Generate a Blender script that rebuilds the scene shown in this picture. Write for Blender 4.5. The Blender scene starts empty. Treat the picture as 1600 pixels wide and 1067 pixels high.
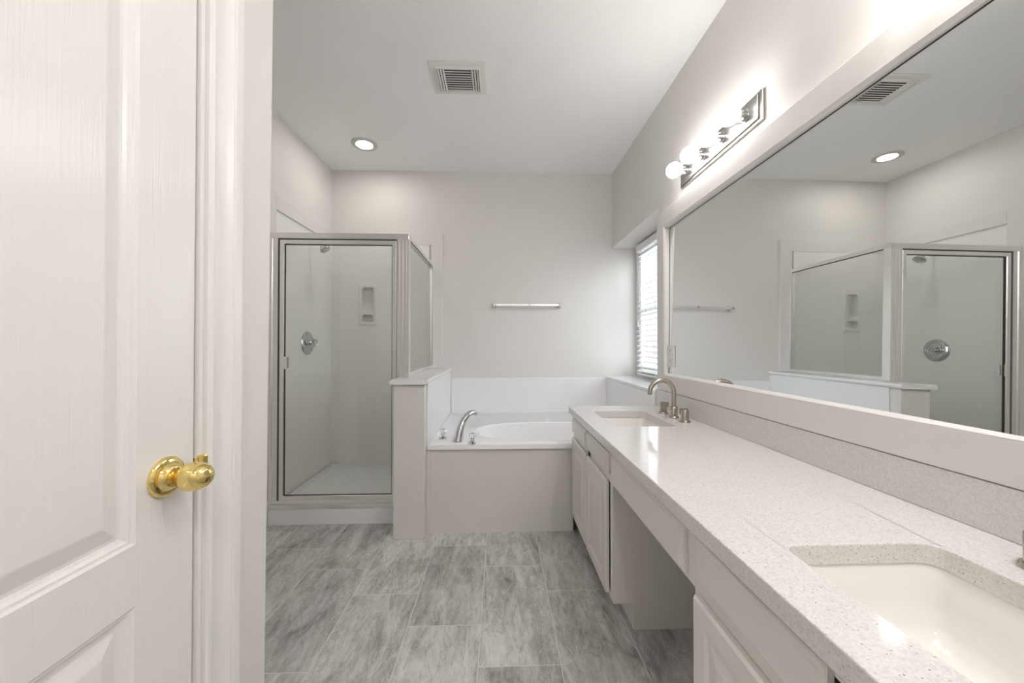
import bpy, bmesh, math, random
from mathutils import Vector, Matrix
random.seed(7)
S = bpy.context.scene
COL = S.collection

# ------------------------------------------------------------------ camera
cam_d = bpy.data.cameras.new('camera')
cam = bpy.data.objects.new('camera', cam_d)
COL.objects.link(cam)
cam.location = (0, 0, 1.1674)
cam.rotation_euler = (math.pi/2 + 0.0091, 0, -0.0338)
cam_d.sensor_width = 36
cam_d.lens = 567.7/1600*36
cam_d.clip_start = 0.02
S.camera = cam

# ------------------------------------------------------------------ light and exposure
S.view_settings.view_transform = 'Standard'
S.view_settings.look = 'None'
S.view_settings.gamma = 1
S.view_settings.use_curve_mapping = False
S.view_settings.exposure = 1.6
S.cycles.diffuse_bounces = 6
S.cycles.sample_clamp_indirect = 6.0

BULB_FAR, BULB_NEAR, CAN_E, FILL_E = 7.5, 16.0, 28.0, 104.0      # emission of the lamps' glass, the last for the added fill lamps
W = bpy.data.worlds.new('world'); S.world = W
W.use_nodes = True
wn = W.node_tree.nodes
sky = wn.new('ShaderNodeTexSky'); sky.sky_type = 'HOSEK_WILKIE'
sky.sun_direction = Vector((0.3, -0.6, 0.74)).normalized(); sky.turbidity = 6
hsv = wn.new('ShaderNodeHueSaturation'); hsv.inputs['Saturation'].default_value = 0.35
W.node_tree.links.new(sky.outputs[0], hsv.inputs['Color'])
W.node_tree.links.new(hsv.outputs[0], wn['Background'].inputs[0])
wn['Background'].inputs[1].default_value = 2.4

def area(name, loc, rot, sx, sy, power, color):
    l = bpy.data.lights.new(name, 'AREA'); l.shape = 'RECTANGLE'; l.size = sx; l.size_y = sy
    l.energy = power; l.color = color
    o = bpy.data.objects.new(name, l); COL.objects.link(o)
    o.location = loc; o.rotation_euler = rot
    return o
# daylight that comes in by the window over the tub
area('window_daylight', (1.36, 2.82, 1.48), (0, math.pi/2, 0), 1.1, 0.9, 3.5, (0.90, 0.95, 1.0))

# ------------------------------------------------------------------ materials
class N:
    def __init__(s, name):
        s.m = bpy.data.materials.new(name); s.m.use_nodes = True
        s.t = s.m.node_tree; s.b = s.t.nodes['Principled BSDF']
    def n(s, typ, **kw):
        d = s.t.nodes.new(typ)
        for k, v in kw.items(): setattr(d, k, v)
        return d
    def put(s, sock, v):
        if isinstance(v, bpy.types.NodeSocket): s.t.links.new(v, sock)
        else: sock.default_value = v
    def math(s, op, a, b=0.0, clamp=False):
        d = s.n('ShaderNodeMath', operation=op, use_clamp=clamp)
        s.put(d.inputs[0], a); s.put(d.inputs[1], b); return d.outputs[0]
    def mix(s, f, a, b):
        d = s.n('ShaderNodeMix', data_type='RGBA')
        s.put(d.inputs[0], f); s.put(d.inputs[6], a); s.put(d.inputs[7], b); return d.outputs[2]
    def ramp(s, f, stops):
        d = s.n('ShaderNodeValToRGB'); e = d.color_ramp.elements
        while len(e) < len(stops): e.new(0.5)
        for i, (p, c) in enumerate(stops):
            e[i].position = p; e[i].color = c if len(c) == 4 else (*c, 1)
        s.put(d.inputs[0], f); return d.outputs[0]
    def coord(s): return s.n('ShaderNodeTexCoord').outputs['Object']
    def mapping(s, v, scale=(1,1,1), rot=(0,0,0), loc=(0,0,0)):
        d = s.n('ShaderNodeMapping'); s.put(d.inputs[0], v)
        d.inputs['Scale'].default_value = scale; d.inputs['Rotation'].default_value = rot; d.inputs['Location'].default_value = loc
        return d.outputs[0]
    def noise(s, v, scale, detail=3, rough=0.5, dist=0.0):
        d = s.n('ShaderNodeTexNoise'); s.put(d.inputs['Vector'], v)
        d.inputs['Scale'].default_value = scale; d.inputs['Detail'].default_value = detail
        d.inputs['Roughness'].default_value = rough; d.inputs['Distortion'].default_value = dist
        return d.outputs['Fac']
    def bump(s, h, strength, dist=0.001):
        d = s.n('ShaderNodeBump'); s.put(d.inputs['Height'], h)
        d.inputs['Strength'].default_value = strength; d.inputs['Distance'].default_value = dist
        s.t.links.new(d.outputs[0], s.b.inputs['Normal'])
    def base(s, c, rough=0.5, metal=0.0, spec=None, coat=0.0):
        s.put(s.b.inputs['Base Color'], c if isinstance(c, bpy.types.NodeSocket) else (*c, 1))
        s.put(s.b.inputs['Roughness'], rough); s.b.inputs['Metallic'].default_value = metal
        if spec is not None: s.b.inputs['Specular IOR Level'].default_value = spec
        if coat: s.b.inputs['Coat Weight'].default_value = coat; s.b.inputs['Coat Roughness'].default_value = 0.08
        return s

def simple(name, c, rough, metal=0.0, bump=None, **kw):
    m = N(name).base(c, rough, metal, **kw)
    if bump:
        sc, st, d = bump
        m.bump(m.noise(m.coord(), sc, 3), st, d)
    return m.m

def paint(name, c, rough, sc=160, st=0.12, var=0.04):
    m = N(name); co = m.coord()
    k = m.noise(co, 1.7, 2)
    lo = tuple(x*(1-var) for x in c); hi = tuple(min(1, x*(1+var)) for x in c)
    m.base(m.mix(k, (*lo, 1), (*hi, 1)), rough)
    m.bump(m.noise(co, sc, 2), st, 0.001)
    return m.m

M = {}
M['wall'] = paint('wall_paint', (0.745, 0.722, 0.703), 0.55)
M['ceiling'] = paint('ceiling_paint', (0.90, 0.905, 0.905), 0.8, 90, 0.35)
M['trim'] = simple('white_gloss_paint', (0.81, 0.795, 0.78), 0.28)
M['cab'] = simple('cabinet_paint', (0.76, 0.735, 0.705), 0.32, bump=(60, 0.03, 0.001))
M['marble'] = paint('white_cultured_marble', (0.86, 0.86, 0.87), 0.14, 30, 0.01, 0.015)
M['shower'] = paint('shower_panel', (0.86, 0.85, 0.83), 0.16, 30, 0.01, 0.02)
M['board'] = simple('surround_trim', (0.77, 0.75, 0.735), 0.22)
M['acrylic'] = simple('tub_acrylic', (0.92, 0.92, 0.93), 0.2)
M['porcelain'] = simple('porcelain', (0.85, 0.83, 0.80), 0.08)
M['chrome'] = simple('chrome', (0.62, 0.62, 0.64), 0.07, 1.0)
M['satin'] = simple('satin_aluminium', (0.93, 0.92, 0.91), 0.24, 0.82)
M['dark'] = simple('dark_rubber', (0.05, 0.045, 0.04), 0.7)
M['brass'] = simple('polished_brass', (0.86, 0.67, 0.27), 0.07, 1.0)
M['plastic'] = simple('white_plastic', (0.80, 0.79, 0.77), 0.3)
M['ventmetal'] = simple('vent_enamel', (0.78, 0.77, 0.75), 0.4)
M['cantrim'] = simple('downlight_trim', (0.60, 0.565, 0.50), 0.45)
M['vent_shade'] = simple('painted_vent_shade', (0.07, 0.06, 0.05), 0.9)  # near-black colour for the shade inside the vent
M['blind'] = simple('blind_slat', (0.86, 0.86, 0.86), 0.45)
M['vinyl'] = simple('window_vinyl', (0.70, 0.70, 0.70), 0.4)

# brushed nickel
m = N('brushed_nickel'); co = m.coord()
k = m.noise(m.mapping(co, (900, 6, 900)), 1, 2)
m.base(m.mix(k, (0.36, 0.35, 0.33, 1), (0.52, 0.505, 0.48, 1)), 0.30, 1.0); M['nickel'] = m.m
m = N('faucet_nickel'); m.base((0.50, 0.465, 0.41), 0.20, 1.0); M['faucet'] = m.m

# door skin with embossed grain
m = N('door_skin'); co = m.coord()
g = m.noise(m.mapping(co, (1, 130, 5)), 1, 3, 0.6, 1.2)
m.base((0.81, 0.795, 0.78), 0.24); m.bump(g, 0.5, 0.0012); M['door'] = m.m

# quartz
m = N('speckled_quartz'); co = m.coord()
v = m.n('ShaderNodeTexVoronoi'); m.put(v.inputs['Vector'], co); v.inputs['Scale'].default_value = 185
sp = m.math('LESS_THAN', v.outputs['Distance'], 0.24)
rnd = m.n('ShaderNodeSeparateColor'); m.put(rnd.inputs[0], v.outputs['Color'])
pick = m.math('LESS_THAN', rnd.outputs[0], 0.30)
dark = m.math('MULTIPLY', sp, pick)
v2 = m.n('ShaderNodeTexVoronoi'); m.put(v2.inputs['Vector'], co); v2.inputs['Scale'].default_value = 300
r2 = m.n('ShaderNodeSeparateColor'); m.put(r2.inputs[0], v2.outputs['Color'])
grain = m.ramp(r2.outputs[0], [(0, (0.64, 0.615, 0.60)), (0.45, (0.70, 0.68, 0.665)), (1, (0.745, 0.73, 0.715))])
tone = m.ramp(rnd.outputs[1], [(0, (0.24, 0.22, 0.205)), (0.3, (0.46, 0.43, 0.41)), (1, (0.62, 0.59, 0.565))])
m.base(m.mix(dark, grain, tone), 0.10); M['quartz'] = m.m

# floor tile: 0.30 x 0.60 m planks in thirds, grey stone print
m = N('grey_stone_tile'); co = m.coord()
s = m.n('ShaderNodeSeparateXYZ'); m.put(s.inputs[0], co)
u = m.math('DIVIDE', m.math('ADD', s.outputs[0], 1.288), 0.3025)
k = m.math('FLOOR', u); fu = m.math('FRACT', u)
vv = m.math('DIVIDE', m.math('ADD', m.math('SUBTRACT', s.outputs[1], 0.33), m.math('MULTIPLY', k, 0.2)), 0.6)
r = m.math('FLOOR', vv); fv = m.math('FRACT', vv)
eu = m.math('MULTIPLY', m.math('MINIMUM', fu, m.math('SUBTRACT', 1.0, fu)), 0.3025)
ev = m.math('MULTIPLY', m.math('MINIMUM', fv, m.math('SUBTRACT', 1.0, fv)), 0.6)
edge = m.math('MINIMUM', eu, ev)
grout = m.math('LESS_THAN', edge, 0.0016)
cx = m.n('ShaderNodeCombineXYZ'); m.put(cx.inputs[0], k); m.put(cx.inputs[1], r)
wnz = m.n('ShaderNodeTexWhiteNoise', noise_dimensions='3D'); m.put(wnz.inputs['Vector'], cx.outputs[0])
off = m.n('ShaderNodeVectorMath', operation='SCALE'); m.put(off.inputs[0], wnz.outputs['Color']); off.inputs['Scale'].default_value = 9.0
add = m.n('ShaderNodeVectorMath', operation='ADD'); m.put(add.inputs[0], co); m.put(add.inputs[1], off.outputs[0])
base = add.outputs[0]
skew = m.mapping(base, (9, 2.6, 1), (0, 0, 0.42))
st1 = m.noise(skew, 1.0, 8, 0.68, 1.1)
st2 = m.noise(m.mapping(base, (26, 7, 1), (0, 0, 0.30)), 1.0, 6, 0.7, 0.6)
cl = m.noise(base, 4.0, 4, 0.6)
fine = m.noise(m.mapping(base, (70, 34, 1), (0, 0, 0.35)), 1.0, 5, 0.75, 0.8)
val = m.math('ADD', m.math('ADD', m.math('MULTIPLY', st1, 0.44), m.math('MULTIPLY', st2, 0.28)), m.math('ADD', m.math('MULTIPLY', cl, 0.14), m.math('MULTIPLY', fine, 0.14)))
tonec = m.ramp(val, [(0.37, (0.20, 0.19, 0.18)), (0.455, (0.42, 0.407, 0.393)), (0.52, (0.58, 0.567, 0.552)), (0.62, (0.76, 0.745, 0.73))])
vein = m.noise(m.mapping(base, (7, 2.4, 1), (0, 0, 0.5)), 1.0, 5, 0.6, 1.6)
vw = m.math('SUBTRACT', 1.0, m.math('MULTIPLY', m.math('ABSOLUTE', m.math('SUBTRACT', vein, 0.5)), 42.0), True)
vw = m.math('MULTIPLY', vw, m.math('MULTIPLY', cl, 0.62))
dvein = m.noise(m.mapping(base, (11, 3.6, 1), (0, 0, 0.38), (3, 1, 0)), 1.0, 6, 0.7, 1.3)
dw = m.math('SUBTRACT', 1.0, m.math('MULTIPLY', m.math('ABSOLUTE', m.math('SUBTRACT', dvein, 0.47)), 38.0), True)
dw = m.math('MULTIPLY', dw, m.math('MULTIPLY', m.math('SUBTRACT', 1.0, cl), 0.75))
tonec = m.mix(dw, tonec, (0.17, 0.16, 0.15, 1))
tonec = m.mix(vw, tonec, (0.80, 0.785, 0.765, 1))
shade = m.math('ADD', 0.86, m.math('MULTIPLY', wnz.outputs['Value'], 0.24))
sc_ = m.n('ShaderNodeVectorMath', operation='SCALE'); m.put(sc_.inputs[0], tonec); m.put(sc_.inputs['Scale'], shade)
m.base(m.mix(grout, sc_.outputs[0], (0.72, 0.705, 0.685, 1)), m.math('ADD', 0.30, m.math('MULTIPLY', fine, 0.15)))
m.bump(m.math('ADD', m.math('MULTIPLY', val, 0.4), m.math('MULTIPLY', m.math('SUBTRACT', 1.0, grout), 0.6)), 0.35, 0.0012)
M['tile'] = m.m

def glass(name, tint, rough=0.0, ior=1.5):
    m = N(name); t = m.t; t.nodes.remove(m.b)
    tr = m.n('ShaderNodeBsdfTransparent'); tr.inputs[0].default_value = (*tint, 1)
    gl = m.n('ShaderNodeBsdfGlossy'); gl.inputs['Roughness'].default_value = rough
    fr = m.n('ShaderNodeFresnel'); bf = m.n('ShaderNodeNewGeometry').outputs['Backfacing']
    m.put(fr.inputs['IOR'], m.math('ADD', ior, m.math('MULTIPLY', bf, 1/ior-ior)))
    mx = m.n('ShaderNodeMixShader')
    t.links.new(fr.outputs[0], mx.inputs[0]); t.links.new(tr.outputs[0], mx.inputs[1]); t.links.new(gl.outputs[0], mx.inputs[2])
    t.links.new(mx.outputs[0], t.nodes['Material Output'].inputs[0])
    return m.m
M['glass'] = glass('shower_glass', (0.965, 0.975, 0.965))
M['pane'] = glass('window_glass', (0.95, 0.97, 0.97))
m = N('clear_acrylic'); m.base((0.95, 0.96, 0.97), 0.03); m.b.inputs['Transmission Weight'].default_value = 1.0; m.b.inputs['IOR'].default_value = 1.49; M['crystal'] = m.m
m = N('mirror_silver'); m.base((0.86, 0.88, 0.87), 0.0, 1.0); M['mirror'] = m.m
def glow(name, c, e):
    m = N(name); m.base((0.9, 0.9, 0.88), 0.3)
    m.b.inputs['Emission Color'].default_value = (*c, 1); m.b.inputs['Emission Strength'].default_value = e
    return m.m
M['bulb'] = glow('lit_bulb', (1.0, 0.975, 0.945), BULB_FAR)
M['bulb_warm'] = glow('lit_warm_bulb', (1.0, 0.955, 0.90), BULB_NEAR)
M['lens'] = glow('lit_lens', (1.0, 0.95, 0.88), CAN_E)
M['fill_lens'] = glow('added_fill_lens', (1.0, 0.98, 0.96), FILL_E)  # lens of the two added fill lamps only

# ------------------------------------------------------------------ builders
ORIG = {}
def obj(name, bm, mat, parent=None, smooth=False, angle=40):
    o0 = ORIG.get(parent.name, Vector()) if parent else Vector()
    if o0.length: bmesh.ops.translate(bm, verts=bm.verts, vec=-o0)
    bmesh.ops.recalc_face_normals(bm, faces=bm.faces)
    me = bpy.data.meshes.new(name); bm.to_mesh(me); bm.free()
    me.materials.append(M[mat] if isinstance(mat, str) else mat)
    if smooth:
        me.polygons.foreach_set('use_smooth', [True]*len(me.polygons))
        try: me.set_sharp_from_angle(angle=math.radians(angle))
        except Exception: pass
    o = bpy.data.objects.new(name, me); COL.objects.link(o)
    if parent:
        o.parent = parent; ORIG[o.name] = o0
    return o
def tag(o, label, cat, group=None):
    o['label'] = label; o['category'] = cat
    if group: o['group'] = group
    return o
def thing(name, label, cat, loc, group=None):
    o = bpy.data.objects.new(name, None); COL.objects.link(o); o.location = loc
    o.empty_display_size = 0.1
    ORIG[o.name] = Vector(loc)
    return tag(o, label, cat, group)
def struct(o):
    o['kind'] = 'structure'; return o
def copy_tree(o, parent=None):
    c = o.copy(); COL.objects.link(c)
    if parent: c.parent = parent
    for ch in list(o.children): copy_tree(ch, c)
    return c
def B(): return bmesh.new()
def box(bm, x0, x1, y0, y1, z0, z1, bev=0.0, seg=2):
    t = bmesh.new()
    bmesh.ops.create_cube(t, size=1)
    bmesh.ops.scale(t, vec=(abs(x1-x0), abs(y1-y0), abs(z1-z0)), verts=t.verts)
    bmesh.ops.translate(t, vec=((x0+x1)/2, (y0+y1)/2, (z0+z1)/2), verts=t.verts)
    if bev: bmesh.ops.bevel(t, geom=t.edges[:], offset=bev, segments=seg, affect='EDGES', profile=0.5)
    join(bm, t)
def join(bm, t):
    me = bpy.data.meshes.new('tmp'); t.to_mesh(me); t.free(); bm.from_mesh(me); bpy.data.meshes.remove(me)
def loft(bm, loops, closed=True, cap0=True, cap1=True):
    vs = [[bm.verts.new(p) for p in L] for L in loops]
    n = len(vs[0])
    for a, b in zip(vs, vs[1:]):
        for i in range(n if closed else n-1):
            j = (i+1) % n
            bm.faces.new((a[i], a[j], b[j], b[i]))
    if cap0: bm.faces.new(vs[0])
    if cap1: bm.faces.new(vs[-1][::-1])
    return vs
def frame_axes(ax):
    ax = Vector(ax).normalized()
    h = Vector((0, 0, 1)) if abs(ax.z) < 0.9 else Vector((1, 0, 0))
    a = ax.cross(h).normalized(); return a, ax.cross(a).normalized(), ax
def lathe(bm, prof, org, ax=(0, 0, 1), seg=32, cap0=True, cap1=True, sx=1.0):
    a, b, c = frame_axes(ax); org = Vector(org)
    loops = []
    for r_, h in prof:
        r_ = max(r_, 1e-5)
        loops.append([org + c*h + a*(r_*sx*math.cos(2*math.pi*i/seg)) + b*(r_*math.sin(2*math.pi*i/seg)) for i in range(seg)])
    loft(bm, loops, True, cap0, cap1)
def tube(bm, pts, rad, seg=16, flat=1.0):
    pts = [Vector(p) for p in pts]; n = len(pts)
    rad = rad if isinstance(rad, (list, tuple)) else [rad]*n
    loops = []; a = None
    for i in range(n):
        d = (pts[min(i+1, n-1)] - pts[max(i-1, 0)]).normalized()
        if a is None: a, b, _ = frame_axes(d)
        else:
            a = (a - d*a.dot(d)).normalized(); b = d.cross(a).normalized()
        loops.append([pts[i] + a*(rad[i]*math.cos(2*math.pi*k/seg)) + b*(rad[i]*flat*math.sin(2*math.pi*k/seg)) for k in range(seg)])
    loft(bm, loops)
def prism(bm, poly, axis, a, b):
    # poly: 2D points in the two remaining axes in xyz order
    def P(p, h):
        l = list(p); l.insert(axis, h); return tuple(l)
    loft(bm, [[P(p, a) for p in poly], [P(p, b) for p in poly]])
def rrect(cx_, cy_, w, h, r, z, seg=6):
    out = []
    for qx, qy, a0 in ((1, 1, 0), (-1, 1, 90), (-1, -1, 180), (1, -1, 270)):
        for i in range(seg+1):
            a = math.radians(a0 + 90*i/seg)
            out.append((cx_ + qx*(w/2-r) + r*math.cos(a), cy_ + qy*(h/2-r) + r*math.sin(a), z))
    return out
def front(bm, x, y0, y1, z0, z1, levels, back=0.0, d=-1):
    # a moulded front on a plane of constant X; levels = (inset, height towards d)
    loops = [[(x - d*back, yy, zz) for yy, zz in ((y0, z0), (y1, z0), (y1, z1), (y0, z1))]]
    for ins, h in levels:
        loops.append([(x + d*h, yy, zz) for yy, zz in ((y0+ins, z0+ins), (y1-ins, z0+ins), (y1-ins, z1-ins), (y0+ins, z1-ins))])
    loft(bm, loops)
def ringrect(bm, axis, lv, plane, a0, a1, b0, b1):
    # rectangular frame swept: lv = [(inset, height)] closed profile around; plane coordinate + height
    loops = []
    for ins, h in lv:
        q = ((a0+ins, b0+ins), (a1-ins, b0+ins), (a1-ins, b1-ins), (a0+ins, b1-ins))
        L = []
        for p in q:
            l = list(p); l.insert(axis, plane + h); L.append(tuple(l))
        loops.append(L)
    loops.append(loops[0])
    vs = [[bm.verts.new(p) for p in L] for L in loops[:-1]]
    vs.append(vs[0])
    for a, b in zip(vs, vs[1:]):
        for i in range(4):
            j = (i+1) % 4; bm.faces.new((a[i], a[j], b[j], b[i]))

# ------------------------------------------------------------------ the room shell
XL, XR, YB, H = -1.521, 1.041, 3.327, 2.75
YR = -1.4
b = B(); box(b, -1.75, 1.55, YR-0.1, YB+0.12, -0.08, 0.0); struct(obj('floor', b, 'tile'))
b = B(); box(b, -1.75, 1.55, YR-0.1, YB+0.12, H, H+0.1); struct(obj('ceiling', b, 'ceiling'))
PX0, PX1, PZ0, PZ1 = -1.250, -1.117, 1.357, 1.703          # pocket behind the shower's soap niche
b = B(); box(b, XL-0.12, PX0, YB, YB+0.12, 0, H); box(b, PX1, 1.42, YB, YB+0.12, 0, H)
box(b, PX0, PX1, YB, YB+0.12, 0, PZ0); box(b, PX0, PX1, YB, YB+0.12, PZ1, H); box(b, PX0, PX1, YB+0.09, YB+0.12, PZ0, PZ1); struct(obj('wall_back', b, 'wall'))
b = B(); box(b, XL-0.12, XL, 0.82, YB, 0, H); struct(obj('wall_left', b, 'wall'))
b = B()                                                  # right wall, with the deep window recess past the mirror
box(b, XR, 1.42, YR, 2.30, 0, H)
box(b, XR, 1.42, 2.30, YB, 2.063, H)
box(b, 0.993, 1.42, 2.30, YB, 0, 0.858)
struct(obj('wall_right', b, 'wall'))
XD = -0.58                                               # the near left wall that holds the closet door
b = B()
zt = 2.06
prism(b, [(0.7295, 0), (0.920, 0), (0.9493, H), (0.7295, H)], 0, XD-0.11, XD)
box(b, XD-0.11, XD, -0.0745, 0.7295, zt, H)
box(b, XD-0.11, XD, YR, -0.0745, 0, H)
struct(obj('wall_closet', b, 'wall'))
b = B(); box(b, XL-0.12, XD-0.11, 0.72, 0.82, 0, H); struct(obj('wall_return', b, 'wall'))
b = B(); box(b, XD-0.11, XR, YR-0.1, YR, 0, H); struct(obj('wall_rear', b, 'wall'))

# half wall between shower and tub
HWL, HWR, HWF = -0.638, -0.452, 2.207
b = B(); box(b, HWL, HWR, HWF, YB, 0, 0.930, 0.004); hw = struct(obj('wall_half', b, 'wall'))
b = B()
prism(b, [(HWL-0.022, 0.945), (HWL-0.014, 0.930), (HWR+0.014, 0.930), (HWR+0.022, 0.940), (HWR+0.022, 0.950), (HWR+0.014, 0.9565), (HWL-0.012, 0.9565)], 1, HWF-0.022, YB)
struct(obj('cap', b, 'marble', hw))

# closet door casing and jamb
tr = B()
prof = [(0, 0), (0.0, 0.009), (0.003, 0.0125), (0.008, 0.0145), (0.013, 0.0125), (0.016, 0.0085), (0.022, 0.0075), (0.034, 0.0095), (0.046, 0.0140), (0.053, 0.0185), (0.056, 0.0185), (0.058, 0.0215), (0.068, 0.0235), (0.077, 0.0220), (0.083, 0.014), (0.083, 0)]
# mitred sweep around the opening
y_in0, y_in1, z_in = -0.058, 0.730, 2.052
loops = []
for o_, h in prof:
    loops.append([(XD+h, y_in1+o_, 0), (XD+h, y_in1+o_, z_in+o_), (XD+h, y_in0-o_, z_in+o_), (XD+h, y_in0-o_, 0)])
vs = [[tr.verts.new(p) for p in L] for L in loops]
for a, c in zip(vs, vs[1:]):
    for i in range(3): tr.faces.new((a[i], a[i+1], c[i+1], c[i]))
casing = struct(obj('trim_1', tr, 'trim', None, True, 25))
b = B()
box(b, XD-0.11, XD+0.001, 0.7205, 0.7295, 0, 2.052)
box(b, XD-0.11, XD+0.001, -0.0575, -0.0485, 0, 2.052)
box(b, XD-0.11, XD+0.001, -0.0485, 0.7205, 2.043, 2.052)
box(b, XD-0.075, XD-0.045, 0.708, 0.7205, 0, 2.043)
struct(obj('jamb', b, 'trim', casing))
b = B()
box(b, XD-0.02, XD+0.0015, 0.7185, 0.7205, 0.905, 0.950)
tube(b, [(XD+0.0015, 0.7195, 0.930+t) for t in (-0.014, -0.011, 0.011, 0.014)], [0.002, 0.0035, 0.0035, 0.002], 10)
box(b, XD-0.002, XD+0.012, 0.720, 0.731, 0.925, 0.955, 0.002)
struct(obj('strike_plate', b, 'brass', casing))['label'] = 'brass strike plate'

# closet door: two raised panels
DF = XD - 0.006
Y0, Y1, ZB, ZT = -0.045, 0.717, 0.012, 2.040
b = B()
st_l, st_r = Y0+0.109, Y1-0.109
pan = [(0, 0), (0.004, -0.0035), (0.008, -0.004), (0.012, -0.0075), (0.017, -0.0095), (0.022, -0.0095), (0.046, -0.002), (0.049, -0.0015)]
rects = [(st_l, st_r, 0.20, 0.747), (st_l, st_r, 0.846, 1.905)]
ys = [Y0, st_l, st_r, Y1]; zs = [ZB, 0.20, 0.747, 0.846, 1.905, ZT]
def quad(bm, pts): bm.faces.new([bm.verts.new(p) for p in pts])
for i in range(3):
    for j in range(5):
        if i == 1 and j in (1, 3): continue
        quad(b, [(DF, ys[i], zs[j]), (DF, ys[i+1], zs[j]), (DF, ys[i+1], zs[j+1]), (DF, ys[i], zs[j+1])])
for (a0, a1, c0, c1) in rects:
    loops = [[(DF+h, a0+n_, c0+n_), (DF+h, a1-n_, c0+n_), (DF+h, a1-n_, c1-n_), (DF+h, a0+n_, c1-n_)] for n_, h in pan]
    loft(b, loops, True, False, True)
XB_ = DF - 0.035
for q in ([(DF, Y1, ZB), (XB_, Y1, ZB), (XB_, Y1, ZT), (DF, Y1, ZT)], [(DF, Y0, ZB), (XB_, Y0, ZB), (XB_, Y0, ZT), (DF, Y0, ZT)],
          [(DF, Y0, ZT), (DF, Y1, ZT), (XB_, Y1, ZT), (XB_, Y0, ZT)], [(DF, Y0, ZB), (DF, Y1, ZB), (XB_, Y1, ZB), (XB_, Y0, ZB)],
          [(XB_, Y0, ZB), (XB_, Y1, ZB), (XB_, Y1, ZT), (XB_, Y0, ZT)]): quad(b, q)
bmesh.ops.remove_doubles(b, verts=b.verts, dist=1e-5)
door = struct(obj('door_1', b, 'door'))
KY, KZ = 0.660, 0.936
b = B(); lathe(b, [(0, 0), (0.0345, 0), (0.035, 0.003), (0.033, 0.006), (0.029, 0.008), (0.024, 0.0085), (0.022, 0.012), (0.0195, 0.016), (0.0165, 0.018), (0.0145, 0.018)], (DF, KY, KZ), (1, 0, 0), 48, False)
ro = struct(obj('rosette', b, 'brass', door, True, 50)); ro['label'] = 'round polished brass rosette'
b = B(); lathe(b, [(0.0115, 0.014), (0.0115, 0.024), (0.0135, 0.0265), (0.0185, 0.030), (0.0228, 0.036), (0.0248, 0.044), (0.0250, 0.050), (0.0238, 0.058), (0.0205, 0.0665), (0.015, 0.073), (0.008, 0.0762), (0, 0.077)], (DF, KY, KZ), (1, 0, 0), 48, True, False)
kn = struct(obj('knob', b, 'brass', door, True, 50)); kn['label'] = 'egg-shaped polished brass knob'

# ------------------------------------------------------------------ window, sill, blind
WY0, WY1, WZ0, WZ1 = 2.30, YB, 0.880, 2.063
b = B()
ringrect(b, 0, [(0, 0.0), (0.085, 0.0), (0.085, 0.008), (0.095, 0.008), (0.095, 0.05), (0, 0.05)], 1.262, WY0, WY1, WZ0, WZ1)
win = struct(obj('window_1', b, 'vinyl'))
b = B(); box(b, 1.285, 1.290, WY0+0.09, WY1-0.09, WZ0+0.09, WZ1-0.09); struct(obj('pane', b, 'pane', win))
b = B(); box(b, 1.278, 1.298, WY0+0.09, WY1-0.09, 1.455, 1.49, 0.003); struct(obj('meeting_rail', b, 'vinyl', win))
b = B(); box(b, 0.980, 1.262, 2.302, YB, 0.858, 0.880, 0.004); sill = struct(obj('trim_2', b, 'marble'))

bl = thing('window_blind', 'white horizontal slat blind over the window at the end of the mirror', 'blind', (1.235, 2.80, 0.90))
BY0, BY1 = 2.385, 3.190
b = B(); box(b, 1.213, 1.258, BY0-0.005, BY1+0.004, 1.985, 2.043, 0.003); obj('valance', b, 'blind', bl)
b = B()
z = 0.945
while z < 1.985:
    t = math.radians(24)
    w, th = 0.0245, 0.0014
    cx0, dz = math.cos(t)*w, math.sin(t)*w
    prism(b, [(1.236-cx0, z-dz-th), (1.236, z-th+0.0015), (1.236+cx0, z+dz-th), (1.236+cx0, z+dz+th), (1.236, z+th+0.0015), (1.236-cx0, z-dz+th)], 1, BY0, BY1)
    z += 0.0435
obj('slats', b, 'blind', bl)
b = B(); box(b, 1.216, 1.256, BY0, BY1, 0.902, 0.924, 0.004); obj('bottom_rail', b, 'blind', bl)
for y in (2.50, 2.79, 3.06):
    b = B()
    for x in (1.2105, 1.2615):
        tube(b, [(x, y, 0.915), (x, y, 2.0)], 0.0012, 6)
    for y2 in (y-0.012, y+0.012): tube(b, [(1.2095, y2, 0.915), (1.2095, y2, 2.0)], 0.0008, 6)
    obj('ladder_cord', b, 'blind', bl)
b = B(); tube(b, [(1.205, 3.13, 1.36), (1.207, 3.13, 1.99)], 0.0012, 6); lathe(b, [(0.001, 0.035), (0.004, 0.03), (0.006, 0.004), (0.005, 0)], (1.205, 3.13, 1.33), (0, 0, 1), 12)
obj('pull_cord', b, 'ventmetal', bl)

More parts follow.
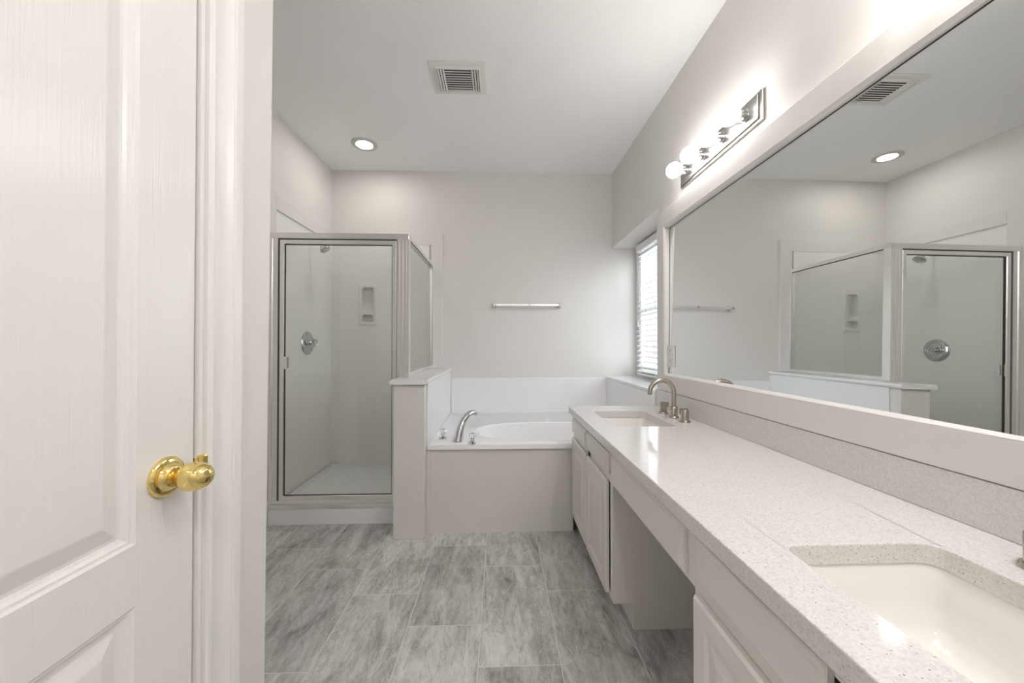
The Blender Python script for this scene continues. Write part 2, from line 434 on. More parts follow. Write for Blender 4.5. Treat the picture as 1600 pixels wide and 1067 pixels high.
# ------------------------------------------------------------------ tub, its surround, its filler
tub = thing('bathtub', 'white drop-in bathtub behind a beige front panel', 'bathtub', (0.27, 2.80, 0))
TX0, TX1, TY0, TY1, TZ = HWR+0.0105, 0.978, 2.26, YB-0.014, 0.551
ccx, ccy, ca, cb, cn = 0.385, 2.585, 0.540, 0.268, 2.6
NS = 96
def sup(sa, sb, z, dy=0.0, n_=cn):
    out = []
    for i in range(NS):
        t = 2*math.pi*i/NS; c, s_ = math.cos(t), math.sin(t)
        out.append((ccx + sa*math.copysign(abs(c)**(2/n_), c), ccy + dy + sb*math.copysign(abs(s_)**(2/n_), s_), z))
    return out
def outer(z, ins=0.0):
    out = []
    x0, x1, y0, y1 = TX0+ins, TX1-ins, TY0+ins, TY1-ins
    for i in range(NS):
        t = 2*math.pi*i/NS; c, s_ = math.cos(t), math.sin(t)
        k = min(((x1-ccx) if c > 0 else (ccx-x0))/max(abs(c), 1e-6), ((y1-ccy) if s_ > 0 else (ccy-y0))/max(abs(s_), 1e-6))
        out.append((ccx+c*k, ccy+s_*k, z))
    # snap the four samples nearest the corners
    for X, Y in ((x0, y0), (x1, y0), (x0, y1), (x1, y1)):
        i = min(range(NS), key=lambda q: (out[q][0]-X)**2 + (out[q][1]-Y)**2)
        out[i] = (X, Y, z)
    return out
b = B()
loft(b, [outer(0.5195), outer(0.545), outer(0.5495, 0.002), outer(TZ, 0.006),
         sup(ca+0.034, cb+0.030, TZ), sup(ca+0.022, cb+0.020, TZ+0.007), sup(ca+0.010, cb+0.009, TZ+0.007), sup(ca, cb, TZ+0.001),
         sup(ca-0.012, cb-0.010, 0.52), sup(ca-0.06, cb-0.035, 0.35), sup(ca-0.10, cb-0.06, 0.20), sup(ca-0.15, cb-0.10, 0.14), sup(ca-0.30, cb-0.18, 0.125)], True, False, True)
obj('deck_and_basin', b, 'acrylic', tub, True, 35)
b = B(); box(b, HWR+0.001, 0.4615, 2.277, 2.300, 0, 0.519); obj('apron', b, 'wall', tub)['label'] = 'beige painted front panel'
b = B(); box(b, HWR+0.001, -0.432, 2.270, 2.277, 0, 0.515, 0.0015)
tube(b, [(-0.4295, 2.2755, 0), (-0.4295, 2.2755, 0.515)], 0.003, 8); obj('corner_strip', b, 'wall', tub)
b = B(); lathe(b, [(0.0, 0.006), (0.030, 0.006), (0.034, 0.0)], (-0.0905, 2.55, 0.38), (0.95, 0, 0.2), 28); obj('overflow_plate', b, 'chrome', tub, True)

sur = thing('tub_surround', 'glossy white splash panels lining the tub alcove', 'splash panel', (0.27, 3.30, 0.55))
b = B(); box(b, HWR+0.011, 0.992, YB-0.013, YB-0.001, 0.535, 0.866, 0.003); obj('back_panel', b, 'marble', sur)
b = B(); box(b, HWR+0.0005, HWR+0.010, 2.272, YB-0.0005, 0.519, 0.929, 0.002); obj('side_panel', b, 'marble', sur)
b = B(); box(b, 0.979, 0.9925, 2.300, YB-0.0135, 0.535, 0.857, 0.002); obj('side_panel', b, 'marble', sur)

tf = thing('tub_faucet', 'chrome tub filler with two clear knobs on the white tub deck', 'faucet', (-0.268, 2.335, TZ))
dv = Vector((0.60, 0.80, 0)).normalized()
p0 = Vector((-0.268, 2.335, TZ))
b = B(); pts = []; rad = []
ctrl = [(0, 0, 0.0335), (0.004, 0.012, 0.0320), (0.014, 0.050, 0.0280), (0.030, 0.090, 0.0250), (0.054, 0.124, 0.0225), (0.088, 0.150, 0.0205), (0.122, 0.162, 0.0190), (0.152, 0.161, 0.0180), (0.169, 0.152, 0.0170), (0.174, 0.146, 0.0150)]
for i in range(len(ctrl)-1):
    for k in range(4):
        f = k/4
        a_, b_ = ctrl[i], ctrl[i+1]
        pts.append(p0 + dv*(a_[0]+(b_[0]-a_[0])*f) + Vector((0, 0, a_[1]+(b_[1]-a_[1])*f))); rad.append(a_[2]+(b_[2]-a_[2])*f)
pts.append(p0 + dv*ctrl[-1][0] + Vector((0, 0, ctrl[-1][1]))); rad.append(ctrl[-1][2])
# smooth the path
for _ in range(2):
    pts = [pts[0]] + [(pts[i-1]+pts[i]*2+pts[i+1])/4 for i in range(1, len(pts)-1)] + [pts[-1]]
tube(b, pts, rad, 24); obj('spout', b, 'chrome', tf, True, 60)
for hx, hy in ((-0.374, 2.411), (-0.171, 2.285)):
    b = B(); lathe(b, [(0.026, 0), (0.026, 0.004), (0.021, 0.008), (0.011, 0.012), (0.0095, 0.030), (0.007, 0.033)], (hx, hy, TZ), (0, 0, 1), 28)
    hb = obj('handle', b, 'chrome', tf, True)
    b = B(); lathe(b, [(0.008, 0.0), (0.0145, 0.003), (0.0205, 0.012), (0.0215, 0.020), (0.0185, 0.030), (0.0150, 0.034), (0.006, 0.0345)], (hx, hy, TZ+0.0285), (0, 0, 1), 8)
    k_ = obj('knob', b, 'crystal', hb); k_['label'] = 'clear faceted acrylic knob'
    b = B(); lathe(b, [(0.0115, 0.0), (0.0115, 0.002), (0.009, 0.003)], (hx, hy, TZ+0.063), (0, 0, 1), 20); obj('knob_cap', b, 'chrome', hb, True)

# ------------------------------------------------------------------ shower
YS = 2.43
ss = thing('shower_surround', 'off-white shower wall panels edged by flat trim', 'shower wall', (-1.1, 2.9, 0.07))
b = B(); box(b, XL+0.0005, XL+0.010, 2.40, YB-0.0105, 0.064, 2.082); obj('left_panel', b, 'shower', ss)
b = B(); box(b, XL+0.0005, PX0, YB-0.0105, YB-0.0005, 0.064, 2.082); box(b, PX1, HWL-0.001, YB-0.0105, YB-0.0005, 0.064, 2.082)
box(b, PX0, PX1, YB-0.0105, YB-0.0005, 0.064, PZ0); box(b, PX0, PX1, YB-0.0105, YB-0.0005, PZ1, 2.082); obj('back_panel', b, 'shower', ss)
# raised back panel with the soap niche openings
NX0, NX1, NZ0, NZ1 = -1.262, -1.105, 1.345, 1.715
b = B()
yp, yf = YB-0.0105, YB-0.020
box(b, -1.442, NX0+0.012, yf, yp, 0.101, 2.070, 0.0015); box(b, NX1-0.012, HWL-0.001, yf, yp, 0.101, 2.070, 0.0015)
box(b, NX0+0.012, NX1-0.012, yf, yp, 0.101, NZ0+0.012); box(b, NX0+0.012, NX1-0.012, yf, yp, NZ1-0.012, 2.070)
obj('back_liner', b, 'shower', ss)
b = B()
def yl(L, y): return [(p[0], y, p[1]) for p in L]
def rr2(x0, x1, z0, z1, r): return [(p[0], p[1]) for p in rrect((x0+x1)/2, (z0+z1)/2, x1-x0, z1-z0, r, 0)]
o0 = rr2(NX0, NX1, NZ0, NZ1, 0.012)
yn = yf - 0.010                                            # the niche stands a little proud of the liner
zmid = 1.448
hole_u = (NX0+0.026, NX1-0.026, zmid+0.016, NZ1-0.030); hole_l = (NX0+0.026, NX1-0.026, NZ0+0.030, zmid-0.010)
def ring_face(bm, rect, hx, y):
    # rectangle with a rounded hole, as a strip between matching samples
    inn = rr2(*hx, 0.022); n_ = len(inn)
    x0, x1, z0, z1 = rect; cx_, cz_ = (hx[0]+hx[1])/2, (hx[2]+hx[3])/2
    outp = rr2(x0, x1, z0, z1, 0.0005)
    loft(bm, [yl(outp, y), yl(inn, y), yl([(cx_+(p[0]-cx_)*0.92, cz_+(p[1]-cz_)*0.94) for p in inn], YB+0.022)], True, False, True)
ring_face(b, (NX0+0.004, NX1-0.004, zmid, NZ1-0.004), hole_u, yn); ring_face(b, (NX0+0.004, NX1-0.004, NZ0+0.004, zmid), hole_l, yn)
loft(b, [yl(rr2(NX0, NX1, NZ0, NZ1, 0.004), yf), yl(rr2(NX0, NX1, NZ0, NZ1, 0.004), yn+0.004), yl(rr2(NX0+0.004, NX1-0.004, NZ0+0.004, NZ1-0.004, 0.002), yn)], True, False, False)
obj('soap_niche', b, 'plastic', ss, True, 30)['label'] = 'moulded soap niche with two hollows'
b = B()
box(b, -1.5205, -1.501, 2.385, 2.489, 0.0, 2.178, 0.0015); box(b, -1.5205, -1.501, 2.489, YB-0.0005, 2.080, 2.178, 0.0015)
obj('left_trim', b, 'board', ss)
b = B()
box(b, -1.500, -0.519, YB-0.018, YB-0.0005, 2.072, 2.176, 0.0015); box(b, -0.623, -0.519, YB-0.018, YB-0.0005, 1.885, 2.072, 0.0015)
box(b, -0.630, -0.521, YB-0.021, YB-0.0005, 0.958, 1.885, 0.0015)
obj('back_trim', b, 'board', ss)

pn = thing('shower_pan', 'white low curb and pan under the shower door', 'shower pan', (-1.1, 2.9, 0))
b = B()
px0, px1, py0, py1 = XL+0.021, HWL-0.002, 2.412, YB-0.022
loft(b, [[(px0, py0, 0), (px1, py0, 0), (px1, py1, 0), (px0, py1, 0)], [(px0, py0, 0.098), (px1, py0, 0.098), (px1, py1, 0.098), (px0, py1, 0.098)],
         [(px0+0.0, py0+0.006, 0.104), (px1, py0+0.006, 0.104), (px1, py1, 0.104), (px0, py1, 0.104)],
         [(px0+0.012, py0+0.075, 0.104), (px1-0.02, py0+0.075, 0.104), (px1-0.02, py1-0.02, 0.104), (px0+0.012, py1-0.02, 0.104)],
         [(px0+0.018, py0+0.09, 0.074), (px1-0.03, py0+0.09, 0.074), (px1-0.03, py1-0.024, 0.074), (px0+0.018, py1-0.024, 0.074)],
         [(-1.06, 2.62, 0.068), (-0.94, 2.62, 0.068), (-0.94, 2.74, 0.068), (-1.06, 2.74, 0.068)]], True, True, True)
obj('basin', b, 'marble', pn)
b = B(); lathe(b, [(0.044, 0.0), (0.044, 0.003), (0.036, 0.004), (0.034, 0.002), (0.0, 0.002)], (-1.0, 2.68, 0.068), (0, 0, 1), 28)
obj('drain', b, 'satin', pn, True)['label'] = 'round metal drain'

se = thing('shower_enclosure', 'aluminium framed glass shower enclosure beside the half wall', 'shower enclosure', (-1.05, YS, 0.104))
yf0, yf1 = YS-0.018, YS+0.018
def flute(bm, x0, x1, z0, z1, ya, yb, n_):
    # upright with shallow flutes on its front face
    poly = [(x0, yb), (x1, yb), (x1, ya)]
    w_ = (x1-x0)/n_
    for i in range(n_):
        xr = x1-i*w_
        poly += [(xr-w_*0.30, ya), (xr-w_*0.38, ya+0.005), (xr-w_*0.62, ya+0.005), (xr-w_*0.70, ya)]
    poly.append((x0, ya))
    prism(bm, poly, 2, z0, z1)
b = B(); box(b, -1.4995, -0.597, yf0, yf1, 1.863, 1.901, 0.003); obj('header', b, 'satin', se)
b = B(); flute(b, -1.4995, -1.4445, 0.154, 1.863, yf0, yf1, 1); obj('wall_jamb', b, 'satin', se)
b = B(); prism(b, [(yf0-0.004, 0.1045), (yf1+0.01, 0.1045), (yf1+0.01, 0.142), (yf0+0.010, 0.150), (yf0+0.006, 0.133), (yf0-0.004, 0.128)], 0, -1.4995, -0.662); obj('threshold', b, 'satin', se)
b = B(); flute(b, -0.668, -0.597, 0.958, 1.863, yf0-0.002, yf1+0.002, 3); obj('post', b, 'satin', se)
b = B(); box(b, -0.676, -0.662, yf0, yf1, 0.150, 1.863); obj('strike_jamb', b, 'satin', se)
# swinging door
b = B()
dx0, dx1, dz0, dz1 = -1.437, -0.681, 0.155, 1.856
gx0, gx1, gz0, gz1 = -1.408, -0.711, 0.184, 1.826
ringrect(b, 1, [(0, -0.011), (0.004, -0.014), (0.026, -0.014), (0.0295, -0.008), (0.0295, 0.010), (0, 0.012)], YS, dx0, dx1, dz0, dz1)
dr = obj('swing_door', b, 'satin', se)
b = B(); box(b, gx0-0.003, gx1+0.003, YS-0.002, YS+0.003, gz0-0.003, gz1+0.003); obj('glass_panel', b, 'glass', dr)['label'] = 'clear glass'
b = B(); ringrect(b, 1, [(0, -0.0085), (0.0035, -0.006), (0.0035, 0.006), (0, 0.006)], YS, gx0-0.0008, gx1+0.0008, gz0-0.0008, gz1+0.0008); obj('gasket', b, 'dark', dr)
b = B(); box(b, -1.412, -1.380, YS-0.026, YS-0.020, 1.010, 1.090, 0.002); box(b, -1.412, -1.404, YS-0.021, YS-0.010, 1.015, 1.085)
box(b, -1.386, -1.380, YS-0.034, YS-0.021, 1.012, 1.088, 0.001)
box(b, -1.392, -1.384, YS+0.003, YS+0.022, 1.015, 1.085, 0.001); obj('pull_handle', b, 'satin', dr)
b = B(); box(b, -1.4445, -1.437, YS-0.006, YS+0.010, 0.152, 1.863); box(b, -1.4445, -0.676, YS+0.0, YS+0.010, 1.8562, 1.863); box(b, -0.681, -0.676, YS-0.004, YS+0.010, 0.152, 1.863)
obj('seal', b, 'dark', se)
# fixed return panel on the half wall
fx0, fx1 = -0.632, -0.604
b = B()
box(b, fx0, fx1, yf1+0.002, YB-0.0215, 1.870, 1.901, 0.002); box(b, fx0, fx1, yf1+0.002, YB-0.0215, 0.9575, 0.985, 0.002)
box(b, fx0, fx1, YB-0.048, YB-0.0215, 0.985, 1.870, 0.002); box(b, fx0, fx1, yf1+0.002, yf1+0.022, 0.985, 1.870, 0.002)
fp = obj('return_frame', b, 'satin', se)
b = B(); box(b, -0.621, -0.616, yf1+0.020, YB-0.046, 0.983, 1.872); obj('glass_panel', b, 'glass', fp)['label'] = 'clear glass'
b = B(); box(b, fx1, fx1+0.0015, yf1+0.022, YB-0.048, 1.864, 1.871); box(b, fx1, fx1+0.0015, YB-0.050, YB-0.0475, 0.985, 1.866); obj('gasket', b, 'dark', fp)

sv = thing('shower_valve', 'round chrome shower valve plate with clear knob inside the glass', 'shower valve', (XL+0.010, 2.907, 1.181))
vx = XL+0.010
b = B(); lathe(b, [(0.0, 0.0), (0.092, 0.0), (0.092, 0.003), (0.086, 0.008), (0.066, 0.012), (0.062, 0.010), (0.040, 0.012), (0.036, 0.016), (0.0, 0.016)], (vx, 2.907, 1.181), (1, 0, 0), 48, False, False); obj('plate', b, 'chrome', sv, True, 30)
b = B(); lathe(b, [(0.016, 0.0), (0.016, 0.028), (0.010, 0.030)], (vx+0.015, 2.907, 1.181), (1, 0, 0), 24); obj('stem', b, 'chrome', sv, True)
b = B(); lathe(b, [(0.014, 0.0), (0.028, 0.004), (0.031, 0.016), (0.027, 0.030), (0.018, 0.036), (0.008, 0.036)], (vx+0.042, 2.907, 1.181), (1, 0, 0), 10); obj('knob', b, 'crystal', sv)['label'] = 'clear faceted acrylic knob'

sh = thing('showerhead', 'small chrome shower head high behind the shower glass', 'shower head', (XL+0.010, 2.93, 1.985))
b = B(); lathe(b, [(0.028, 0), (0.026, 0.004), (0.012, 0.008)], (vx, 2.93, 1.985), (1, 0, 0), 24); obj('flange', b, 'chrome', sh, True)
b = B(); tube(b, [(vx+0.004, 2.93, 1.985), (vx+0.05, 2.93, 1.984), (vx+0.08, 2.93, 1.978), (vx+0.10, 2.93, 1.962)], 0.0085, 14); obj('arm', b, 'chrome', sh, True)
b = B(); lathe(b, [(0.009, -0.012), (0.014, 0.0), (0.017, 0.012), (0.030, 0.028), (0.042, 0.044), (0.043, 0.052), (0.038, 0.056), (0.0, 0.056)], (vx+0.098, 2.93, 1.966), (0.55, 0, -0.83), 28, True, False); obj('head', b, 'chrome', sh, True, 50)

# ------------------------------------------------------------------ vanity
XF, XD2 = 0.464, 0.446                     # face frame plane and front of doors
CZ, CT = 0.783, 0.743
CX0, CXB = 0.432, 0.9975
CYN, CYF = -0.20, 2.272
def cab_body(y0, y1, parent, open_left=False):
    b = B()
    box(b, XF, XF+0.018, y0, y0+0.035, 0.108, CT); box(b, XF, XF+0.018, y1-0.035, y1, 0.108, CT)      # stiles
    ym = (y0+y1)/2
    box(b, XF, XF+0.018, ym-0.022, ym+0.022, 0.108, CT)
    box(b, XF, XF+0.018, y0+0.035, y1-0.035, 0.108, 0.135); box(b, XF, XF+0.018, y0+0.035, y1-0.035, CT-0.035, CT); box(b, XF, XF+0.018, y0+0.035, y1-0.035, 0.59, 0.622)
    for ya in (y0, y1-0.016):
        box(b, XF+0.018, XR-0.001, ya, ya+0.016, 0.108, CT); box(b, XF+0.085, XR-0.001, ya, ya+0.016, 0, 0.108)
    box(b, XF+0.018, XR-0.001, y0+0.016, y1-0.016, 0.108, 0.122)
    box(b, XF+0.085, XF+0.100, y0+0.016, y1-0.016, 0, 0.108)
    return obj('body', b, 'cab', parent)
DRAW = [(0, 0.0), (0, 0.010), (0.003, 0.013), (0.009, 0.0145), (0.012, 0.018), (0.018, 0.018)]
DOOR = [(0, 0.0), (0, 0.012), (0.005, 0.018), (0.046, 0.018), (0.050, 0.013), (0.054, 0.0105), (0.062, 0.0105), (0.088, 0.017), (0.090, 0.018)]
def cabinet(label, y0, y1, fronts, doors):
    c = thing('vanity_cabinet', label, 'cabinet', (0.75, (y0+y1)/2, 0))
    cab_body(y0, y1, c)
    for (a0, a1, z0, z1) in fronts:
        b = B(); front(b, XF-0.0005, a0, a1, z0, z1, DRAW); obj('drawer_front', b, 'cab', c)
    for (a0, a1, z0, z1) in doors:
        b = B(); front(b, XF-0.0005, a0, a1, z0, z1, DOOR); obj('door', b, 'cab', c)
    return c
cabinet('painted two-door vanity cabinet beside the tub', 1.480, 2.258, [(1.895, 2.244, 0.628, 0.718), (1.508, 1.868, 0.628, 0.718)], [(1.890, 2.244, 0.120, 0.596), (1.532, 1.866, 0.120, 0.596)])
cabinet('painted two-door vanity cabinet nearest the camera', -0.10, 0.852, [(0.492, 0.809, 0.628, 0.722), (-0.06, 0.455, 0.628, 0.722)], [(0.480, 0.832, 0.120, 0.590), (-0.06, 0.440, 0.120, 0.590)])
kd = thing('drawer_unit', 'wide shallow drawer spanning the open knee space of the vanity', 'drawer', (0.75, 1.166, 0.60))
b = B(); box(b, XF, XF+0.018, 0.8525, 1.4795, 0.592, CT)
box(b, XF+0.018, 0.95, 0.862, 0.876, 0.62, 0.72); box(b, XF+0.018, 0.95, 1.456, 1.470, 0.62, 0.72); box(b, XF+0.018, 0.95, 0.876, 1.456, 0.62, 0.63); obj('rail', b, 'cab', kd)
b = B(); front(b, XF-0.0005, 0.882, 1.456, 0.608, 0.727, DRAW); obj('drawer_front', b, 'cab', kd)

SINKS = [(0.689, 1.893), (0.689, 0.480)]
SW, SL, SR = 0.298, 0.404, 0.030
b = B()
def add_loop(bm, L):
    v_ = [bm.verts.new(p) for p in L]
    return [bm.edges.new((v_[i], v_[(i+1) % len(v_)])) for i in range(len(v_))]
es = add_loop(b, [(CX0, CYN, CZ), (1.0195, CYN, CZ), (1.0195, CYF, CZ), (CX0, CYF, CZ)])
for sx_, sy_ in SINKS: es += add_loop(b, rrect(sx_, sy_, SW, SL, SR, CZ))
bmesh.ops.triangle_fill(b, use_beauty=True, use_dissolve=False, edges=es)
ext = bmesh.ops.extrude_face_region(b, geom=b.faces[:])
bmesh.ops.translate(b, verts=[g for g in ext['geom'] if isinstance(g, bmesh.types.BMVert)], vec=(0, 0, CT-CZ))
ct = tag(obj('countertop', b, 'quartz'), 'long pale speckled quartz countertop with two sink cutouts', 'countertop')
bv = ct.modifiers.new('bevel', 'BEVEL'); bv.width = 0.003; bv.segments = 2; bv.limit_method = 'ANGLE'; bv.angle_limit = math.radians(60)
b = B(); box(b, CXB, 1.0195, CYN, 2.298, CZ+0.0002, 0.887, 0.002); tag(obj('backsplash', b, 'quartz'), 'low speckled quartz backsplash strip under the mirror frame', 'backsplash')
# wall liner strip behind the backsplash
b = B(); box(b, 1.0196, XR-0.0005, CYN, 2.2995, CT, 0.886); struct(obj('trim_3', b, 'wall'))

def sink(sx_, sy_, label):
    t = thing('undermount_sink', label, 'sink', (sx_, sy_, CT))
    b = B()
    def L(w, l, r_, z): return rrect(sx_, sy_, w, l, r_, z)
    loft(b, [L(SW+0.05, SL+0.05, SR+0.02, CT-0.012), L(SW+0.05, SL+0.05, SR+0.02, CT-0.0005), L(SW+0.010, SL+0.010, SR+0.004, CT-0.0005), L(SW+0.004, SL+0.004, SR+0.004, CT-0.006),
             L(SW-0.006, SL-0.010, SR, CT-0.06), L(SW-0.020, SL-0.030, SR, CT-0.105), L(SW-0.045, SL-0.06, SR+0.008, CT-0.128), L(SW-0.10, SL-0.14, SR+0.012, CT-0.137), L(0.05, 0.05, 0.0249, CT-0.142)], True, False, True)
    o = obj('basin', b, 'porcelain', t, True, 45)
    b = B(); lathe(b, [(0.024, 0), (0.023, 0.003), (0.014, 0.005), (0.0, 0.005)], (sx_, sy_, CT-0.142), (0, 0, 1), 24, True, False); obj('drain', b, 'chrome', t, True)
sink(*SINKS[0], 'white rectangular undermount sink at the tub end of the counter')
sink(*SINKS[1], 'white rectangular undermount sink nearest the camera')

def faucet():
    fx, fy = 0.918, 1.890
    t = thing('widespread_faucet', 'brushed nickel gooseneck faucet with two handles at the tub end sink', 'faucet', (fx, fy, CZ))
    b = B(); lathe(b, [(0.0265, 0.0), (0.0265, 0.006), (0.0245, 0.009), (0.0195, 0.0092), (0.0195, 0.057), (0.0185, 0.059), (0.012, 0.0592)], (fx, fy, CZ), (0, 0, 1), 32); obj('base', b, 'faucet', t, True, 35)
    b = B(); R_ = 0.064; zc = 0.916
    pts = [(fx, fy, CZ+0.055), (fx, fy, 0.86)] + [(fx-R_+R_*math.cos(math.radians(a)), fy, zc+R_*math.sin(math.radians(a))) for a in range(0, 181, 9)] + [(fx-2*R_, fy, zc-0.006)]
    tube(b, pts, 0.0125, 20); obj('spout', b, 'faucet', t, True, 60)
    b = B(); lathe(b, [(0.0095, 0), (0.0095, 0.004)], (fx-2*R_, fy, zc-0.0095), (0, 0, 1), 20); obj('aerator', b, 'dark', t)
    for s_, hy in ((1, fy+0.127), (-1, fy-0.110)):
        b = B(); lathe(b, [(0.0265, 0.0), (0.0265, 0.006), (0.0245, 0.009), (0.0205, 0.0092)], (fx+0.002, hy, CZ), (0, 0, 1), 32)
        # body: a cylinder sliced by a flat and topped by a blade
        body = []
        for i in range(28):
            a = 2*math.pi*i/28; body.append((fx+0.002+0.0195*math.cos(a), hy+max(-0.011, min(0.0195, 0.0195*s_*math.sin(a)))*s_))
        loft(b, [[(p[0], p[1], CZ+0.009) for p in body], [(p[0], p[1], CZ+0.060) for p in body], [(fx+0.002+(p[0]-fx-0.002)*0.93, hy+(p[1]-hy)*0.93, CZ+0.0625) for p in body]])
        h_ = obj('handle', b, 'faucet', t, True, 35)
        b = B(); box(b, fx-0.020, fx+0.026, hy-s_*0.0135-0.0028, hy-s_*0.0135+0.0028, CZ+0.036, CZ+0.066, 0.002)
        tube(b, [(fx+0.012, hy-s_*0.018, CZ+0.045), (fx+0.012, hy-s_*0.010, CZ+0.045)], 0.006, 14); obj('lever', b, 'faucet', h_)
    return t
f1 = faucet()
f2 = copy_tree(f1); f2.location = f1.location + Vector((0, 0.462-1.890, 0))
f2['label'] = 'brushed nickel faucet at the near sink, cut off by the right edge'
for o in (f1, f2): o['group'] = 'faucets on the countertop'

# ------------------------------------------------------------------ mirror
mi = thing('wall_mirror', 'long mirror in a flat painted frame above the countertop', 'mirror', (1.02, 1.10, 1.44))
MY0, MY1, MZ0, MZ1 = -0.12, 2.268, 0.8875, 1.985
b = B(); ringrect(b, 0, [(0, 0.0), (0.002, -0.0435), (0.005, -0.0455), (0.095, -0.0455), (0.0965, -0.044), (0.0965, 0.0)], XR-0.0006, MY0, MY1, MZ0, MZ1); obj('frame', b, 'wall', mi)
b = B(); ringrect(b, 0, [(0.0965, -0.0455), (0.1065, -0.036), (0.1085, -0.010), (0.0965, -0.002)], XR-0.0006, MY0, MY1, MZ0, MZ1); obj('bead', b, 'trim', mi)['label'] = 'white inner bead'
my_, mt_ = 0.0111, 0.0116
def mx_(y, z): return 1.0164 - my_*(y-1.5) - mt_*(z-1.4)
# the glass leans a little inside its frame, as the reflection shows
my_, mt_ = -0.0111, -0.0116
a0, a1, c0, c1 = MY0+0.100, MY1-0.100, MZ0+0.100, MZ1-0.100
b = B()
q = [(a0, c0), (a1, c0), (a1, c1), (a0, c1)]
loft(b, [[(mx_(y, z)+0.004, y, z) for y, z in q], [(mx_(y, z), y, z) for y, z in q]])
obj('glass', b, 'mirror', mi)['label'] = 'mirror glass'
b = B()                                                  # thin dark joint between the bead and the top and end of the glass
def joint(q0, q1):
    loft(b, [[(mx_(y, z)-d, y, z) for (y, z), d in zip(q, (0.0012, 0.0012, -0.0005, -0.0005))] for q in (q0, q1)])
zj0, zj1 = c1-0.0108, c1-0.0084
joint([(a0+0.01, zj0), (a0+0.01, zj1), (a0+0.01, zj1), (a0+0.01, zj0)], [(a1-0.0087, zj0), (a1-0.0087, zj1), (a1-0.0087, zj1), (a1-0.0087, zj0)])
joint([(a1-0.0110, c0+0.009), (a1-0.0087, c0+0.009), (a1-0.0087, c0+0.009), (a1-0.0110, c0+0.009)], [(a1-0.0110, zj0), (a1-0.0087, zj0), (a1-0.0087, zj0), (a1-0.0110, zj0)])
obj('edge_gap', b, 'dark', mi)

ou = thing('wall_outlet', 'white outlet cover set into the mirror beside the window', 'outlet', (1.012, 2.118, 1.10))
b = B(); box(b, 1.0105, 1.018, 2.079, 2.157, 1.036, 1.166, 0.002); obj('cover', b, 'plastic', ou)
for zc in (1.072, 1.130):
    b = B(); box(b, 1.0085, 1.0115, 2.101, 2.135, zc-0.017, zc+0.017, 0.0010); r_ = obj('receptacle', b, 'ventmetal', ou)
    b = B()
    for y in (2.112, 2.124): box(b, 1.0081, 1.010, y-0.001, y+0.001, zc-0.004, zc+0.006)
    obj('slot', b, 'dark', r_)

# ------------------------------------------------------------------ vanity light bars
def light_bar(yc, label, bulbmat):
    zc = 2.115
    t = thing('vanity_light', label, 'wall light', (XR, yc, zc), 'bulb bars above the mirror')
    b = B(); box(b, XR-0.012, XR-0.0006, yc-0.322, yc+0.322, zc-0.0615, zc+0.0615, 0.002); box(b, XR-0.021, XR-0.012, yc-0.306, yc+0.306, zc-0.050, zc+0.050, 0.003)
    obj('backplate', b, 'nickel', t)
    for i in range(4):
        y = yc - 0.006 + (i-1.5)*0.157
        b = B(); lathe(b, [(0.026, 0), (0.026, 0.003), (0.0215, 0.004), (0.0215, 0.030), (0.0240, 0.033), (0.0240, 0.037), (0.019, 0.037)], (XR-0.021, y, zc), (-1, 0, 0), 28); so = obj('socket', b, 'chrome', t, True, 35)
        b = B(); R_ = 0.0405
        prof_ = [(0.0145, 0.0), (0.0165, 0.004)] + [(R_*math.sin(math.radians(a)), 0.041-R_*math.cos(math.radians(a))) for a in range(28, 181, 8)]
        lathe(b, prof_, (XR-0.054, y, zc), (-1, 0, 0), 28, True, False); obj('bulb', b, bulbmat, so, True, 180)['label'] = 'lit round frosted bulb'
    return t
light_bar(1.705, 'brushed nickel bar of four lit globe bulbs above the mirror', 'bulb')
light_bar(0.548, 'second globe bulb bar, just out at the top right edge', 'bulb_warm')

# ------------------------------------------------------------------ ceiling fittings
ve = thing('ceiling_vent', 'white louvred air vent in the ceiling', 'vent', (-0.245, 2.145, H))
vx0, vx1, vy0, vy1 = -0.402, -0.080, 2.018, 2.285
b = B(); ringrect(b, 2, [(0, 0.0), (0, -0.004), (0.006, -0.007), (0.034, -0.008), (0.036, -0.018), (0.041, -0.018), (0.041, 0.0)], H-0.0005, vx0, vx1, vy0, vy1); obj('flange', b, 'ventmetal', ve)
b = B(); box(b, vx0+0.042, vx1-0.042, vy0+0.042, vy1-0.042, H-0.0035, H-0.001); obj('vent_shade', b, 'vent_shade', ve)['label'] = 'dark plate painted as the shade behind the louvres'  # flat plate under a solid ceiling, its dark colour stands for shade
def slat(bm, p, q, up, w, th):
    # thin inclined blade from p to q, w wide along vector up
    p, q, up = Vector(p), Vector(q), Vector(up).normalized()
    n_ = (q-p).normalized().cross(up).normalized()
    L = lambda c: [c+up*w/2+n_*th/2, c-up*w/2+n_*th/2, c-up*w/2-n_*th/2, c+up*w/2-n_*th/2]
    loft(bm, [L(p), L(q)])
cx0_, cx1_ = vx0+0.086, vx1-0.086
b = B()
for i in range(10):
    y = vy0+0.048 + i*(vy1-vy0-0.096)/9
    slat(b, (cx0_, y, H-0.013), (cx1_, y, H-0.013), (0, 0.97, 0.22), 0.0098, 0.0014)
obj('louvres', b, 'ventmetal', ve)
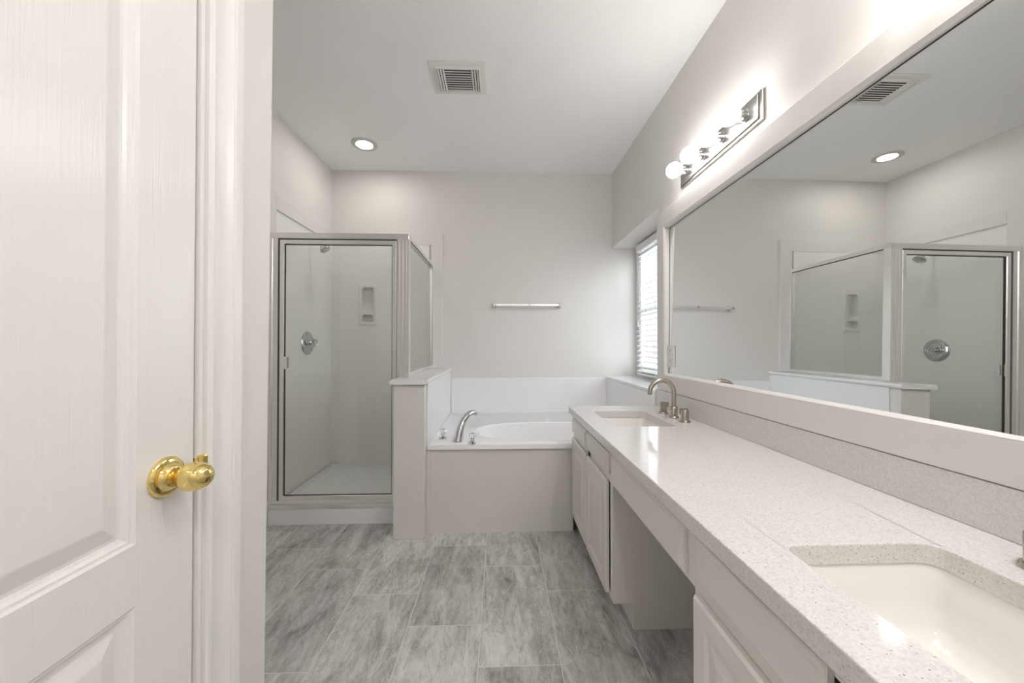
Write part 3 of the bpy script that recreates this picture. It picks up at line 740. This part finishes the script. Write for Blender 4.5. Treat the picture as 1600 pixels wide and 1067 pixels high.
for s_ in (-1, 1):
    b = B()
    for i in range(3):
        x = (vx0+vx1)/2 + s_*((cx1_-cx0_)/2 + 0.007 + i*0.0150)
        slat(b, (x, vy0+0.042, H-0.014), (x, vy1-0.042, H-0.014), (s_*0.92, 0, -0.40), 0.0105, 0.0015)
    obj('side_louvre', b, 'ventmetal', ve)

def downlight(lx, ly, label, ax, lens='lens'):  # builds the shower downlight and the added fill lamps
    dl = thing('downlight_or_fill', label, 'ceiling light', (lx, ly, H))
    b = B(); lathe(b, [(0.098, -0.0005), (0.098, -0.003), (0.092, -0.006), (0.080, -0.007), (0.074, -0.004), (0.066, -0.003)], (lx, ly, H), (0, 0, 1), 48, False, False)
    obj('trim_ring', b, 'cantrim', dl, True, 50)
    ax = Vector(ax).normalized()
    b = B(); lathe(b, [(0.070, -0.0015), (0.068, 0.004), (0.062, 0.006), (0.060, 0.001)], (lx, ly, H-0.001), ax, 40, False, False); obj('baffle', b, 'ventmetal', dl, True)
    b = B(); lathe(b, [(0.061, 0.001), (0.058, 0.0025), (0.0, 0.004)], (lx, ly, H-0.001), ax, 40, True, False); obj('lens', b, lens, dl, True)['label'] = 'glowing warm lens'
downlight(-1.068, 2.893, 'lit round recessed downlight in the ceiling by the shower', (0.02, 0, -1))
downlight(0.78, 0.10, 'added round fill lamp overhead near the sink, out of frame', (0, 0, -1), 'fill_lens')  # unseen lamp added to brighten the floor and counter
downlight(0.10, -0.85, 'added round fill lamp overhead behind the camera, out of frame', (0, 0, -1), 'fill_lens')  # another unseen lamp, added as frontal fill for the tub front

# ------------------------------------------------------------------ towel bar
tb = thing('towel_bar', 'chrome towel bar on the back wall above the tub', 'towel bar', (0.25, YB, 1.527))
ty, tz = YB-0.062, 1.526
for x in (-0.048, 0.545):
    b = B(); box(b, x-0.017, x+0.017, YB-0.010, YB-0.0005, tz-0.024, tz+0.024, 0.003); box(b, x-0.011, x+0.011, YB-0.074, YB-0.010, tz-0.013, tz+0.013, 0.003); obj('post', b, 'chrome', tb)
b = B(); box(b, -0.037, 0.534, ty-0.0105, ty+0.0105, tz-0.0105, tz+0.0105, 0.004); obj('bar', b, 'satin', tb)
b = B(); box(b, 0.262, 0.278, ty-0.0125, ty+0.0125, tz-0.0125, tz+0.0125, 0.003); obj('joint', b, 'chrome', tb)
